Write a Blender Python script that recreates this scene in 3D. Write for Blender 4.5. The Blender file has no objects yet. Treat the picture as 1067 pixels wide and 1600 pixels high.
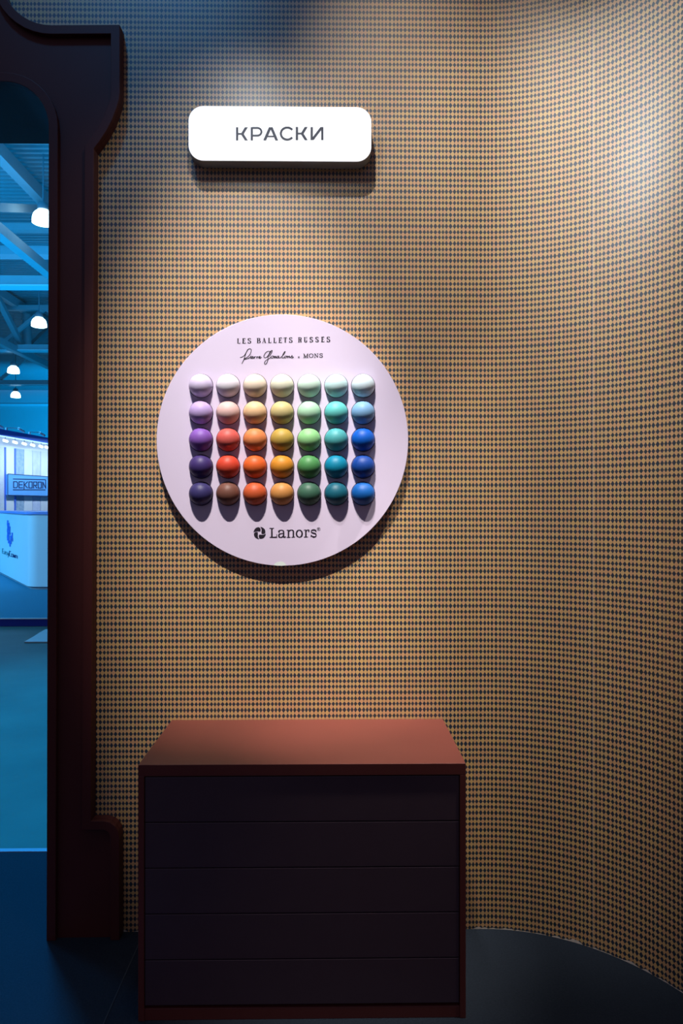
import bpy, bmesh, math, random
from mathutils import Vector, Matrix
from mathutils.geometry import delaunay_2d_cdt
random.seed(7)
SC = bpy.context.scene
COL = SC.collection
# ------------------------------------------------------------------ camera
F = 1067.0; CX = 533.5; HY = 790.0; EYE = 1.5; TH = -0.0131
cs, sn = math.cos(TH), math.sin(TH)
cam = bpy.data.cameras.new('camera'); cam_o = bpy.data.objects.new('camera', cam); COL.objects.link(cam_o)
cam.sensor_fit = 'VERTICAL'; cam.sensor_height = 36.0; cam.lens = F/1600*36.0
cam.shift_y = -10/1600; cam.clip_start = 0.05; cam.clip_end = 200
cam_o.location = (0, 0, EYE); cam_o.rotation_euler = (math.pi/2, 0, TH)
SC.camera = cam_o
SC.view_settings.view_transform = 'Standard'; SC.view_settings.look = 'None'
SC.view_settings.gamma = 1; SC.view_settings.exposure = 0; SC.view_settings.use_curve_mapping = False
def ray(px, py):
    u = (px-CX)/F
    return Vector((u*cs-sn, u*sn+cs, -(py-HY)/F))
def at(px, py, Y):
    r = ray(px, py); k = Y/r.y
    return Vector((r.x*k, Y, EYE+r.z*k))
def at_z(px, py, z):
    r = ray(px, py); k = (z-EYE)/r.z
    return Vector((r.x*k, r.y*k, z))
def at_d(px, py, d):
    r = ray(px, py)
    return Vector((r.x*d, r.y*d, EYE+r.z*d))
W = 2.4133            # depth of the papered wall
# ------------------------------------------------------------------ world and lights
wd = bpy.data.worlds.new('hall_air'); SC.world = wd; wd.use_nodes = True
nt = wd.node_tree; nt.nodes.clear()
wo = nt.nodes.new('ShaderNodeOutputWorld'); wb = nt.nodes.new('ShaderNodeBackground')
wt = nt.nodes.new('ShaderNodeTexCoord'); wsx = nt.nodes.new('ShaderNodeSeparateXYZ')
wr = nt.nodes.new('ShaderNodeValToRGB')
wr.color_ramp.elements[0].position = 0.0; wr.color_ramp.elements[0].color = (0.02, 0.02, 0.03, 1)
wr.color_ramp.elements[1].position = 0.9; wr.color_ramp.elements[1].color = (0.085, 0.095, 0.16, 1)
_e = wr.color_ramp.elements.new(0.12); _e.color = (0.11, 0.095, 0.155, 1)
nt.links.new(wt.outputs['Generated'], wsx.inputs[0]); nt.links.new(wsx.outputs['Z'], wr.inputs[0])
nt.links.new(wr.outputs[0], wb.inputs['Color']); wb.inputs['Strength'].default_value = 1.15
nt.links.new(wb.outputs[0], wo.inputs[0])

def spot(name, loc, target, watts, color, size, blend, radius=0.02):
    l = bpy.data.lights.new(name, 'SPOT'); l.energy = watts; l.color = color
    l.spot_size = math.radians(size); l.spot_blend = blend; l.shadow_soft_size = radius
    o = bpy.data.objects.new(name, l); COL.objects.link(o); o.location = loc
    d = Vector(target)-Vector(loc); o.rotation_euler = d.to_track_quat('-Z', 'Y').to_euler()
    return o
def area(name, loc, target, watts, color, sx, sy):
    l = bpy.data.lights.new(name, 'AREA'); l.energy = watts; l.color = color
    l.shape = 'RECTANGLE'; l.size = sx; l.size_y = sy
    o = bpy.data.objects.new(name, l); COL.objects.link(o); o.location = loc
    d = Vector(target)-Vector(loc); o.rotation_euler = d.to_track_quat('-Z', 'Y').to_euler()
    return o
K = 1.0
WARM = (1.0, 0.93, 0.86)
NEUT = (1.0, 0.95, 0.91)
COOL = (0.88, 0.94, 1.0)
# truss spots high in front of the stand, in small clusters
for x in (-0.74, -0.62, -0.50):
    spot('truss_spot', (x, 0.10, 6.3), (-0.281, W, 1.588), 800*K, WARM, 15.2, 1.0)
for x in (-0.69, -0.55):
    spot('truss_spot', (x, 0.245, 6.7), (0.60, W, 1.97), 670*K, (1.0, 0.96, 0.93), 20.0, 1.0)
# arm floods standing off the wall tops
spot('arm_flood', (0.987, 1.867, 3.9), (0.34, 2.20, 1.20), 560*K, WARM, 20.5, 1.0, 0.03)
spot('arm_flood', (-0.34, 1.807, 3.24), (-0.204, W, 2.254), 11*K, COOL, 104, 0.87, 0.04)
spot('arm_flood', (-0.34, 1.807, 3.24), (1.02, 2.18, 2.62), 52*K, (0.74, 0.87, 1.0), 64, 1.0, 0.05)  # extra spot added at the previous flood's place, for the sheen upper right
spot('arm_flood', (0.2, 1.9, 4.1), (0.87, 2.054, 2.605), 62*K, COOL, 42, 1.0, 0.03)
spot('hall_spill', (-1.3, 0.5, 6.3), (-0.72, W, 3.42), 250, (0.05, 0.40, 1.0), 27, 1.0, 0.2)
# hall lighting, cold blue
BLUE = (0.0, 0.40, 1.0)
area('hall_light', (-13, 10.0, 6.0), (-8, 14, 0.5), 900, BLUE, 5, 5)
area('hall_light', (-13, 30, 6.0), (-13, 30, 0), 3000, BLUE, 14, 18)
area('hall_light', (-13, 42, 5.0), (-13, 53, 6.0), 3000, BLUE, 16, 5)
area('hall_uplight', (-9, 20, 4.4), (-9, 24, 10), 950, BLUE, 8, 20)
spot('hall_light', (-2.6, 5.2, 6.0), (-1.9, 3.6, 0.0), 2700, BLUE, 74, 0.8, 0.5)
area('hall_light', (-9.5, 8.0, 3.6), (-6.0, 12.6, 0.9), 330, (0.16, 0.58, 1.0), 1.5, 1.5)

# ------------------------------------------------------------------ material helpers
MATS = {}
def mat(name, color, rough=0.5, spec=0.5, noise=0.0, nscale=30.0, bump=0.0, bscale=200.0, metal=0.0, emit=None, estr=0.0, color2=None):
    m = bpy.data.materials.new(name); m.use_nodes = True; MATS[name] = m
    t = m.node_tree; b = t.nodes['Principled BSDF']
    b.inputs['Roughness'].default_value = rough; b.inputs['Specular IOR Level'].default_value = spec
    b.inputs['Metallic'].default_value = metal
    c = (*color, 1)
    tc = t.nodes.new('ShaderNodeTexCoord'); n = t.nodes.new('ShaderNodeTexNoise')
    n.inputs['Scale'].default_value = nscale; n.inputs['Detail'].default_value = 4
    t.links.new(tc.outputs['Object'], n.inputs['Vector'])
    mx = t.nodes.new('ShaderNodeMix'); mx.data_type = 'RGBA'
    mx.inputs['A'].default_value = c
    k = 1-noise
    mx.inputs['B'].default_value = (*(color2 if color2 else [x*k for x in color]), 1)
    t.links.new(n.outputs['Fac'], mx.inputs['Factor']); t.links.new(mx.outputs['Result'], b.inputs['Base Color'])
    if bump:
        n2 = t.nodes.new('ShaderNodeTexNoise'); n2.inputs['Scale'].default_value = bscale; n2.inputs['Detail'].default_value = 3
        t.links.new(tc.outputs['Object'], n2.inputs['Vector'])
        bp = t.nodes.new('ShaderNodeBump'); bp.inputs['Strength'].default_value = bump; bp.inputs['Distance'].default_value = 0.01
        t.links.new(n2.outputs['Fac'], bp.inputs['Height']); t.links.new(bp.outputs[0], b.inputs['Normal'])
    if emit:
        b.inputs['Emission Color'].default_value = (*emit, 1); b.inputs['Emission Strength'].default_value = estr
    return m
def srgb(r, g, b):
    f = lambda v: (v/255/12.92) if v/255 <= 0.04045 else ((v/255+0.055)/1.055)**2.4
    return (f(r), f(g), f(b))

def wallpaper():
    m = bpy.data.materials.new('harlequin_wallpaper'); m.use_nodes = True
    t = m.node_tree; N = t.nodes.new; L = t.links.new
    b = t.nodes['Principled BSDF']; b.inputs['Coat Weight'].default_value = 0.5; b.inputs['Coat Roughness'].default_value = 0.40; b.inputs['Roughness'].default_value = 0.5; b.inputs['Specular IOR Level'].default_value = 0.9
    def M(op, a, c=None, d=None):
        n = N('ShaderNodeMath'); n.operation = op
        for i, v in enumerate((a, c, d)):
            if v is None: continue
            if isinstance(v, (int, float)): n.inputs[i].default_value = v
            else: L(v, n.inputs[i])
        return n.outputs[0]
    uv = N('ShaderNodeUVMap'); uv.uv_map = 'UVMap'
    s = N('ShaderNodeSeparateXYZ'); L(uv.outputs[0], s.inputs[0])
    p0 = at(234.4, 866.2, W)
    PU, PV = 0.01342, 0.02037
    u = M('DIVIDE', M('SUBTRACT', s.outputs[0], p0.x), PU); v = M('DIVIDE', M('SUBTRACT', s.outputs[1], p0.z), PV)
    # slightly unequal columns (every fourth wide) and rows (every third tall)
    u = M('SUBTRACT', u, M('MULTIPLY', M('SINE', M('MULTIPLY', M('SUBTRACT', u, 3.0), 2*math.pi/4)), 0.075))
    v = M('SUBTRACT', v, M('MULTIPLY', M('SINE', M('MULTIPLY', M('SUBTRACT', v, 0.0), 2*math.pi/3)), 0.05))
    u5 = M('ADD', u, 0.5); v5 = M('ADD', v, 0.5)
    fu = M('ABSOLUTE', M('SUBTRACT', M('FRACT', u5), 0.5)); fv = M('ABSOLUTE', M('SUBTRACT', M('FRACT', v5), 0.5))
    dist = M('ADD', fu, fv)
    mr = N('ShaderNodeMapRange'); mr.inputs['From Min'].default_value = 0.448; mr.inputs['From Max'].default_value = 0.478
    L(dist, mr.inputs['Value']); light = mr.outputs[0]
    line = M('MULTIPLY', M('LESS_THAN', fv, 0.035), 0.75)        # thin thread joining the dark diamonds
    light = M('SUBTRACT', light, M('MULTIPLY', line, light))
    def cell(a, c):
        cb = N('ShaderNodeCombineXYZ'); L(M('FLOOR', a), cb.inputs[0]); L(M('FLOOR', c), cb.inputs[1])
        w = N('ShaderNodeTexWhiteNoise'); w.noise_dimensions = '2D'; L(cb.outputs[0], w.inputs['Vector']); return w.outputs['Value']
    def ramp(val, cols):
        r = N('ShaderNodeValToRGB'); r.color_ramp.interpolation = 'LINEAR'
        while len(r.color_ramp.elements) < len(cols): r.color_ramp.elements.new(0.5)
        for i, c in enumerate(cols):
            r.color_ramp.elements[i].position = i/(len(cols)-1); r.color_ramp.elements[i].color = (*c, 1)
        L(val, r.inputs[0]); return r.outputs[0]
    dark = ramp(cell(u5, v5), [(0.003, 0.020, 0.025), (0.003, 0.022, 0.042), (0.008, 0.017, 0.040), (0.003, 0.024, 0.036)])
    lite = ramp(cell(u, v), [(0.585, 0.335, 0.128), (0.60, 0.320, 0.142), (0.60, 0.372, 0.126), (0.56, 0.350, 0.148)])
    mx = N('ShaderNodeMix'); mx.data_type = 'RGBA'; L(light, mx.inputs['Factor']); L(dark, mx.inputs['A']); L(lite, mx.inputs['B'])
    # paper seam on the curve and the torn pale edge along the floor
    seam = M('LESS_THAN', M('ABSOLUTE', M('SUBTRACT', s.outputs[0], SEAM_S)), 0.0012)
    nz = N('ShaderNodeTexNoise'); nz.inputs['Scale'].default_value = 22; L(uv.outputs[0], nz.inputs['Vector'])
    edge = M('MULTIPLY', M('LESS_THAN', s.outputs[1], M('MULTIPLY', M('SUBTRACT', nz.outputs['Fac'], 0.42), 0.035)), 0.8)
    f = M('MINIMUM', M('ADD', M('MULTIPLY', seam, 0.35), edge), 1.0)
    m2 = N('ShaderNodeMix'); m2.data_type = 'RGBA'; L(f, m2.inputs['Factor']); L(mx.outputs['Result'], m2.inputs['A']); m2.inputs['B'].default_value = (0.75, 0.66, 0.55, 1)
    L(m2.outputs['Result'], b.inputs['Base Color'])
    n2 = N('ShaderNodeTexNoise'); n2.inputs['Scale'].default_value = 6; L(uv.outputs[0], n2.inputs['Vector'])
    bp = N('ShaderNodeBump'); bp.inputs['Strength'].default_value = 0.08; bp.inputs['Distance'].default_value = 0.02
    L(n2.outputs['Fac'], bp.inputs['Height']); L(bp.outputs[0], b.inputs['Normal'])
    return m
RC, X0 = 0.63, 0.525                       # radius and start of the wall's curve
SEAM_S = X0 + RC*math.asin((0.882-X0)/RC)
PAPER = wallpaper()
BURG = mat('burgundy_paint', (0.086, 0.018, 0.014), 0.55, 0.3, 0.15, 8)
TERRA = mat('terracotta_lacquer', (0.158, 0.036, 0.026), 0.42, 0.45, 0.12, 10)
PLUM = mat('plum_lacquer', (0.088, 0.052, 0.062), 0.40, 0.45, 0.15, 12)
LILAC = mat('lilac_lacquer', (0.68, 0.59, 0.75), 0.45, 0.3, 0.03, 6)
INK = mat('dark_print_ink', (0.020, 0.014, 0.024), 0.6, 0.2, 0.1)
PALEMARK = mat('pale_backing', (0.75, 0.83, 0.78), 0.6, 0.2, 0.1)
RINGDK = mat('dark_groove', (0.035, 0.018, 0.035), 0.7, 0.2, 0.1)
SIGNFACE = mat('lit_acrylic', (0.9, 0.9, 0.9), 0.3, 0.4, 0.02, emit=(0.98, 0.99, 1.0), estr=0.72)
SIGNBODY = mat('sign_casing', (0.30, 0.31, 0.33), 0.35, 0.5, 0.1)
SIGNINK = mat('grey_sign_letters', (0.075, 0.078, 0.095), 0.5, 0.3, 0.1)
CARPET = mat('charcoal_carpet', (0.028, 0.038, 0.054), 0.95, 0.05, 0.5, 160, 0.5, 420)
CONCRETE = mat('scuffed_concrete', (0.105, 0.150, 0.130), 0.55, 0.35, 0.45, 1.6, 0.1, 9, color2=(0.030, 0.060, 0.056))
METALTRIM = mat('aluminium_trim', (0.75, 0.8, 0.85), 0.35, 0.5, 0.1)
STEEL = mat('painted_steel', (0.42, 0.44, 0.46), 0.5, 0.4, 0.15, 3)
DECK = mat('roof_deck_sheet', (0.33, 0.36, 0.38), 0.45, 0.5, 0.2, 1)
HALLWALL = mat('hall_wall_cladding', (0.5, 0.52, 0.54), 0.6, 0.3, 0.1, 0.6)
LAMPGLOW = mat('lamp_refractor', (0.9, 0.9, 0.9), 0.4, 0.3, 0.02, emit=(0.55, 0.92, 1.0), estr=6.0)
LAMPBODY = mat('lamp_housing', (0.25, 0.27, 0.3), 0.5, 0.4, 0.1)
NAVY = mat('navy_edge', (0.02, 0.03, 0.30), 0.5, 0.3, 0.1)
BLUECARPET = mat('blue_carpet', (0.08, 0.28, 0.40), 0.95, 0.05, 0.35, 60, 0.3, 90)
COUNTERW = mat('white_laminate', (0.74, 0.78, 0.80), 0.4, 0.4, 0.06, 1)
COUNTERTOP = mat('blue_worktop', (0.25, 0.35, 0.80), 0.3, 0.5, 0.1)
FASCIA = mat('blue_fascia', (0.10, 0.22, 0.85), 0.5, 0.3, 0.1)
SIGNBLUE = mat('blue_sign_face', (0.14, 0.42, 0.85), 0.5, 0.3, 0.05)
NAVYINK = mat('navy_lettering', (0.02, 0.04, 0.14), 0.6, 0.2, 0.1)
TEALINK = mat('teal_lettering', (0.05, 0.22, 0.25), 0.6, 0.2, 0.1)
BLUEINK = mat('blue_logo', (0.05, 0.16, 0.60), 0.6, 0.2, 0.1)
PANELW = mat('white_sample', (0.85, 0.85, 0.88), 0.6, 0.2, 0.12, 3)
PANELM = mat('mottled_sample', (0.55, 0.62, 0.75), 0.7, 0.2, 0.5, 14, color2=(0.12, 0.28, 0.45))
PANELB = mat('grey_blue_sample', (0.72, 0.74, 0.88), 0.7, 0.2, 0.4, 7, color2=(0.45, 0.50, 0.72))
PANELP = mat('pale_sample', (0.80, 0.82, 0.90), 0.7, 0.2, 0.2, 5)
PANELBRICK = mat('brick_sample', (0.80, 0.82, 0.88), 0.7, 0.2, 0.25, 40)
SHEET = mat('pale_sheet', (0.55, 0.6, 0.62), 0.5, 0.3, 0.15, 3)

# ------------------------------------------------------------------ mesh helpers
class MB:
    def __init__(s): s.v = []; s.f = []
    def add(s, vs, fs):
        n = len(s.v); s.v += [Vector(p) for p in vs]; s.f += [tuple(i+n for i in f) for f in fs]; return s
    def box(s, x0, y0, z0, x1, y1, z1):
        return s.add([(x0,y0,z0),(x1,y0,z0),(x1,y1,z0),(x0,y1,z0),(x0,y0,z1),(x1,y0,z1),(x1,y1,z1),(x0,y1,z1)],
                     [(0,3,2,1),(4,5,6,7),(0,1,5,4),(1,2,6,5),(2,3,7,6),(3,0,4,7)])
    def bar(s, a, b, w, h, up=(0,0,1)):
        a = Vector(a); b = Vector(b); d = (b-a).normalized(); up = Vector(up)
        if abs(d.dot(up)) > 0.98: up = Vector((0, 1, 0))
        r = d.cross(up).normalized()*w/2; q = r.cross(d).normalized()*h/2
        return s.add([a-r-q, a+r-q, a+r+q, a-r+q, b-r-q, b+r-q, b+r+q, b-r+q],
                     [(0,3,2,1),(4,5,6,7),(0,1,5,4),(1,2,6,5),(2,3,7,6),(3,0,4,7)])
    def tube(s, a, b, r, n=10):
        a = Vector(a); b = Vector(b); d = (b-a).normalized(); up = Vector((0,0,1)) if abs(d.z) < .9 else Vector((1,0,0))
        x = d.cross(up).normalized(); y = x.cross(d)
        ring = [x*math.cos(2*math.pi*i/n)*r + y*math.sin(2*math.pi*i/n)*r for i in range(n)]
        return s.add([a+p for p in ring]+[b+p for p in ring],
                     [(i,(i+1)%n,n+(i+1)%n,n+i) for i in range(n)]+[tuple(range(n))[::-1], tuple(range(n,2*n))])
    def prism(s, pts, fn, d0, d1):
        """pts: 2-D outline; fn(a,b,depth) -> point; caps at d0 and d1"""
        n = len(pts)
        vs = [fn(p[0],p[1],d0) for p in pts]+[fn(p[0],p[1],d1) for p in pts]
        sides = [(i,(i+1)%n,n+(i+1)%n,n+i) for i in range(n)]
        if n <= 6: return s.add(vs, sides+[tuple(range(n))[::-1], tuple(range(n,2*n))])
        ov, oe, of, src, _e, _f = delaunay_2d_cdt([Vector((p[0],p[1])) for p in pts], [], [list(range(n))], 1, 1e-7)
        tris = [tuple(src[i][0] for i in f) for f in of if all(src[i] for i in f)]
        return s.add(vs, sides+[t[::-1] for t in tris]+[tuple(i+n for i in t) for t in tris])
    def lathe(s, prof, n=32, axis='z'):
        vs = []
        for r, h in prof:
            for i in range(n):
                a = 2*math.pi*i/n
                p = (r*math.cos(a), r*math.sin(a), h) if axis == 'z' else (r*math.cos(a), -h, r*math.sin(a))
                vs.append(p)
        fs = []
        for j in range(len(prof)-1):
            for i in range(n):
                fs.append((j*n+i, j*n+(i+1)%n, (j+1)*n+(i+1)%n, (j+1)*n+i))
        fs.append(tuple(range(n))[::-1]); k = (len(prof)-1)*n; fs.append(tuple(range(k, k+n)))
        return s.add(vs, fs)
    def build(s, name, m, parent=None, loc=None, smooth=False, bevel=0.0, fix=True):
        base = Vector(loc) if loc is not None else (parent_world(parent) if parent else Vector((0,0,0)))
        me = bpy.data.meshes.new(name); me.from_pydata([tuple(p-base) for p in s.v], [], s.f); me.update()
        if fix:
            bm = bmesh.new(); bm.from_mesh(me); bmesh.ops.remove_doubles(bm, verts=bm.verts, dist=1e-6)
            bmesh.ops.recalc_face_normals(bm, faces=bm.faces); bm.to_mesh(me); bm.free()
        me.materials.append(m)
        o = bpy.data.objects.new(name, me); COL.objects.link(o)
        if parent: o.parent = parent; o.location = base-parent_world(parent)
        else: o.location = base
        if smooth:
            me.shade_smooth()
            try: me.set_sharp_from_angle(angle=math.radians(40))
            except Exception: pass
        if bevel:
            bv = o.modifiers.new('edge', 'BEVEL'); bv.width = bevel; bv.segments = 2; bv.limit_method = 'ANGLE'
        return o
def parent_world(o):
    p = Vector(o.location)
    while o.parent: o = o.parent; p += o.location
    return p
def tag(o, label=None, cat=None, group=None, kind=None):
    if label: o['label'] = label
    if cat: o['category'] = cat
    if group: o['group'] = group
    if kind: o['kind'] = kind
    return o
def thing(name, loc, label, cat, group=None, kind=None):
    o = bpy.data.objects.new(name, None); COL.objects.link(o); o.location = loc; o.empty_display_size = 0.05
    return tag(o, label, cat, group, kind)
def copy_tree(o, parent=None):
    c = o.copy(); COL.objects.link(c); c.parent = parent
    for ch in list(o.children): copy_tree(ch, c)
    return c
def offset_line(pts, d):
    """offset an open polyline to its left by d (2-D, mitred)"""
    out = []
    for i, p in enumerate(pts):
        ns = []
        if i > 0: e = Vector(p)-Vector(pts[i-1]); ns.append(Vector((-e.y, e.x)).normalized())
        if i < len(pts)-1: e = Vector(pts[i+1])-Vector(p); ns.append(Vector((-e.y, e.x)).normalized())
        n = sum(ns, Vector((0,0))).normalized(); k = max(0.35, n.dot(ns[0]))
        out.append(Vector(p)+n*(d/k))
    return out
def smooth_line(pts, k=6):
    """Catmull-Rom through points"""
    P = [Vector(p) for p in pts]; out = []
    for i in range(len(P)-1):
        a = P[max(i-1,0)]; b = P[i]; c = P[i+1]; d = P[min(i+2,len(P)-1)]
        for j in range(k):
            t = j/k
            out.append(0.5*((2*b)+(c-a)*t+(2*a-5*b+4*c-d)*t*t+(3*b-a-3*c+d)*t**3))
    out.append(P[-1]); return out
def arc(cx, cy, rx, ry, a0, a1, n=14):
    return [(cx+rx*math.cos(math.radians(a0+(a1-a0)*i/n)), cy+ry*math.sin(math.radians(a0+(a1-a0)*i/n))) for i in range(n+1)]

# ------------------------------------------------------------------ room shell
# portal outline in photo pixels (right half), turned into wall coordinates on its front plane
RY, PY, BACKY = 2.366, 2.384, 2.772        # rim front, panel front, back of the passage
def wz(px, py, Y=RY):
    p = at(px, py, Y); return Vector((p.x, p.z))
out_px = [(1, -75)] + [(80-79*math.cos(math.radians(t)), -40+79*math.sin(math.radians(t))) for t in range(0, 91, 9)]
out_px += [(187, 38.5), (187, 90), (187, 146), (185.5, 157), (181.5, 170), (174.5, 188), (165, 206), (156, 219.5), (146.5, 232)]
out_px += [(144.5, 760), (142, 1283), (163, 1283), (172, 1285.5), (179.5, 1291), (184.5, 1299), (186.3, 1309)]
outer = [wz(*p) for p in out_px]; outer.append(Vector((wz(186.5, 1468).x, 0.0)))
inner = [Vector((wz(72.5, 1470).x, 0.0)), wz(74.3, 800), wz(76, 198)]
ctr = Vector((wz(76, 198).x-0.150, wz(76, 198).y))
for t in range(10, 91, 10):
    inner.append(Vector((ctr.x+0.150*math.cos(math.radians(t)), ctr.y+0.155*math.sin(math.radians(t)))))
HALF = 0.66; XC = inner[1].x-HALF
mirror = lambda L: [Vector((2*XC-p.x, p.y)) for p in L]
outer_full = mirror(outer)[::-1] + outer                # left floor -> over the top -> right floor
inner_full = mirror(inner) + inner[::-1]
plane = lambda a, b, d: (a, d, b)
# back wall with the doorway cut out
wall_hole = offset_line(inner_full, 0.015)
wall_hole[0] = Vector((wall_hole[0].x, 0.0)); wall_hole[-1] = Vector((wall_hole[-1].x, 0.0))
XL, ZT = -3.9, 3.62
poly = [Vector((XL, 0))] + wall_hole + [Vector((X0, 0)), Vector((X0, ZT)), Vector((XL, ZT))]
mb = MB().prism(poly, plane, W, BACKY-0.004)
wb_o = mb.build('wall_back', PAPER); tag(wb_o, 'flat stretch of wall papered in small dark blue and ochre diamonds', 'wall', kind='structure')
uvl = wb_o.data.uv_layers.new(name='UVMap')
for lp in wb_o.data.loops:
    c = wb_o.data.vertices[lp.vertex_index].co; uvl.data[lp.index].uv = (c.x, c.z)
# curved wall sweeping towards the viewer
prof = []; S = []
na = 56
for i in range(na+1):
    a = math.radians(90*i/na); prof.append((X0+RC*math.sin(a), W-RC+RC*math.cos(a))); S.append(X0+RC*a)
prof.append((X0+RC, 0.6)); S.append(S[-1]+(W-RC-0.6))
back = [(X0, W+0.30)] + [(X0+(RC+0.1)*math.sin(math.radians(90*i/na)), W-RC+(RC+0.1)*math.cos(math.radians(90*i/na))) for i in range(1, na+1)] + [(X0+RC+0.1, 0.6)]
vs = []; fs = []; uvs = []
for (x, y), s_ in zip(prof, S): vs += [(x, y, 0), (x, y, ZT)]; uvs += [(s_, 0), (s_, ZT)]
nb = len(vs)
for (x, y), s_ in zip(back, S): vs += [(x, y, 0), (x, y, ZT)]; uvs += [(s_, 0), (s_, ZT)]
for i in range(len(prof)-1):
    fs.append((2*i, 2*i+2, 2*i+3, 2*i+1)); fs.append((nb+2*i, nb+2*i+1, nb+2*i+3, nb+2*i+2))
    fs.append((2*i+1, 2*i+3, nb+2*i+3, nb+2*i+1))
wr_o = MB().add(vs, fs).build('wall_right', PAPER, fix=False)
uvl = wr_o.data.uv_layers.new(name='UVMap')
for lp in wr_o.data.loops: uvl.data[lp.index].uv = uvs[lp.vertex_index]
wr_o.data.shade_smooth(); wr_o.data.set_sharp_from_angle(angle=math.radians(40))
tag(wr_o, 'curved wall in the same diamond paper sweeping forward at the right', 'wall', kind='structure')

# floors
YT = 2.973
fl = MB().box(-4.2, -1.5, -0.05, 1.8, YT, 0.0).build('floor', CARPET); tag(fl, 'dark charcoal carpet of the stand', 'floor', kind='structure')
co = MB().box(-34, YT+0.025, -0.06, 8, 53, -0.002).build('floor_concrete', CONCRETE); tag(co, 'scuffed concrete floor of the hall beyond the doorway', 'floor', kind='structure')
st = MB().box(-4.2, YT, -0.03, 1.8, YT+0.028, 0.004).build('trim_1', mat('edging_strip', (0.34, 0.30, 0.40), 0.4, 0.4, 0.1), bevel=0.002); tag(st, 'bright metal edging strip where the carpet meets the concrete', 'floor trim', kind='structure')
cj = MB().box(-0.6645, 0.3, 0.0, -0.6615, 2.40, 0.0012).build('trim_2', mat('carpet_seam', (0.06, 0.07, 0.085), 0.9, 0.1, 0.4, 90)); tag(cj, 'thin pale seam in the carpet left of the drawer chest', 'carpet seam', kind='structure')

# ------------------------------------------------------------------ portal
pt = thing('door_portal', (XC, RY, 0), 'dark burgundy doorway surround with flared head and rounded foot', 'doorway')
poly = [p.copy() for p in outer_full]
inn = [Vector(p) for p in inner_full]
MB().prism(poly + inn[::-1], plane, PY, W-0.0005).build('panel', BURG, pt)
mw = 0.031
orim_in = offset_line(outer_full, -mw); orim_in[0].y = 0; orim_in[-1].y = 0
MB().prism([Vector(p) for p in outer_full] + orim_in[::-1], plane, RY, PY).build('outer_moulding', BURG, pt, bevel=0.0015)
irim_out = offset_line(inner_full, mw); irim_out[0].y = 0; irim_out[-1].y = 0
MB().prism(irim_out + inn[::-1], plane, RY, PY).build('inner_moulding', BURG, pt, bevel=0.0015)
lin_out = offset_line(inner_full, 0.012); lin_out[0].y = 0; lin_out[-1].y = 0
MB().prism(lin_out + inn[::-1], plane, W-0.0003, BACKY).build('passage_lining', BURG, pt, smooth=True)

# ------------------------------------------------------------------ drawer chest
CX0, CX1, CY0, CY1, CZ = -0.5655, 0.390, 1.9935, 2.4110, 0.7457
ch = thing('drawer_chest', ((CX0+CX1)/2, CY0, 0), 'low chest with terracotta carcass and five plum drawers against the papered wall', 'chest of drawers')
TT, SD = 0.0335, 0.0175
MB().box(CX0, CY0, CZ-TT, CX1, CY1, CZ).build('top_panel', TERRA, ch, bevel=0.0012)
MB().box(CX0, CY0, 0, CX0+SD, CY1, CZ-TT).build('side_panel', TERRA, ch, bevel=0.0012)
MB().box(CX1-SD, CY0, 0, CX1, CY1, CZ-TT).build('side_panel', TERRA, ch, bevel=0.0012)
MB().box(CX0+SD, CY0+0.003, 0, CX1-SD, CY0+0.021, 0.034).build('plinth', TERRA, ch, bevel=0.0012)
MB().box(CX0+SD, CY1-0.012, 0.0, CX1-SD, CY1-0.002, CZ-TT).build('back_panel', PLUM, ch)
zt, zb = CZ-TT-0.0035, 0.041
dh = (zt-zb)/5
for i in range(5):
    d = MB().box(CX0+SD+0.0018, CY0+0.0025, zb+i*dh+0.0028, CX1-SD-0.0018, CY0+0.0215, zb+(i+1)*dh).build('drawer', PLUM, ch, bevel=0.0014)
    bx = MB().box(CX0+SD+0.014, CY0+0.0215, zb+i*dh+0.014, CX1-SD-0.014, CY1-0.03, zb+(i+1)*dh-0.02).build('drawer_box', PLUM, d)

# ------------------------------------------------------------------ round display board
DY = W-0.030                                  # front of the board
c = at(441.6, 687.7, DY); k = (at(442.6, 687.7, DY)-c).length; R = 196.7*k
bd = thing('display_board', (c.x, W, c.z-R), 'round lilac display board printed above and below its grid of colour samples', 'display board')
prof_ = [(0.0001, 0.004), (R-0.012, 0.004), (R-0.0012, 0.004), (R, 0.0052), (R, 0.0285), (R-0.0012, 0.030), (R-0.004, 0.030), (0.0001, 0.030)]
m_ = MB().lathe(prof_, 160, 'y'); m_.v = [p+Vector((c.x, W, c.z)) for p in m_.v]
m_.build('board', LILAC, bd, smooth=True)
for sx in (-1, 1):
    for sz in (-1, 1):
        MB().box(c.x+sx*0.18-0.02, W-0.0045, c.z+sz*0.18-0.02, c.x+sx*0.18+0.02, W-0.0004, c.z+sz*0.18+0.02).build('wall_spacer', LILAC, bd)
INKH = 0.0006
LIFT = [0.0]
def flat(px, py, Y, h):
    p = at(px, py, Y); h += LIFT[0]; return (p.x, Y-h, p.z)
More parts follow.
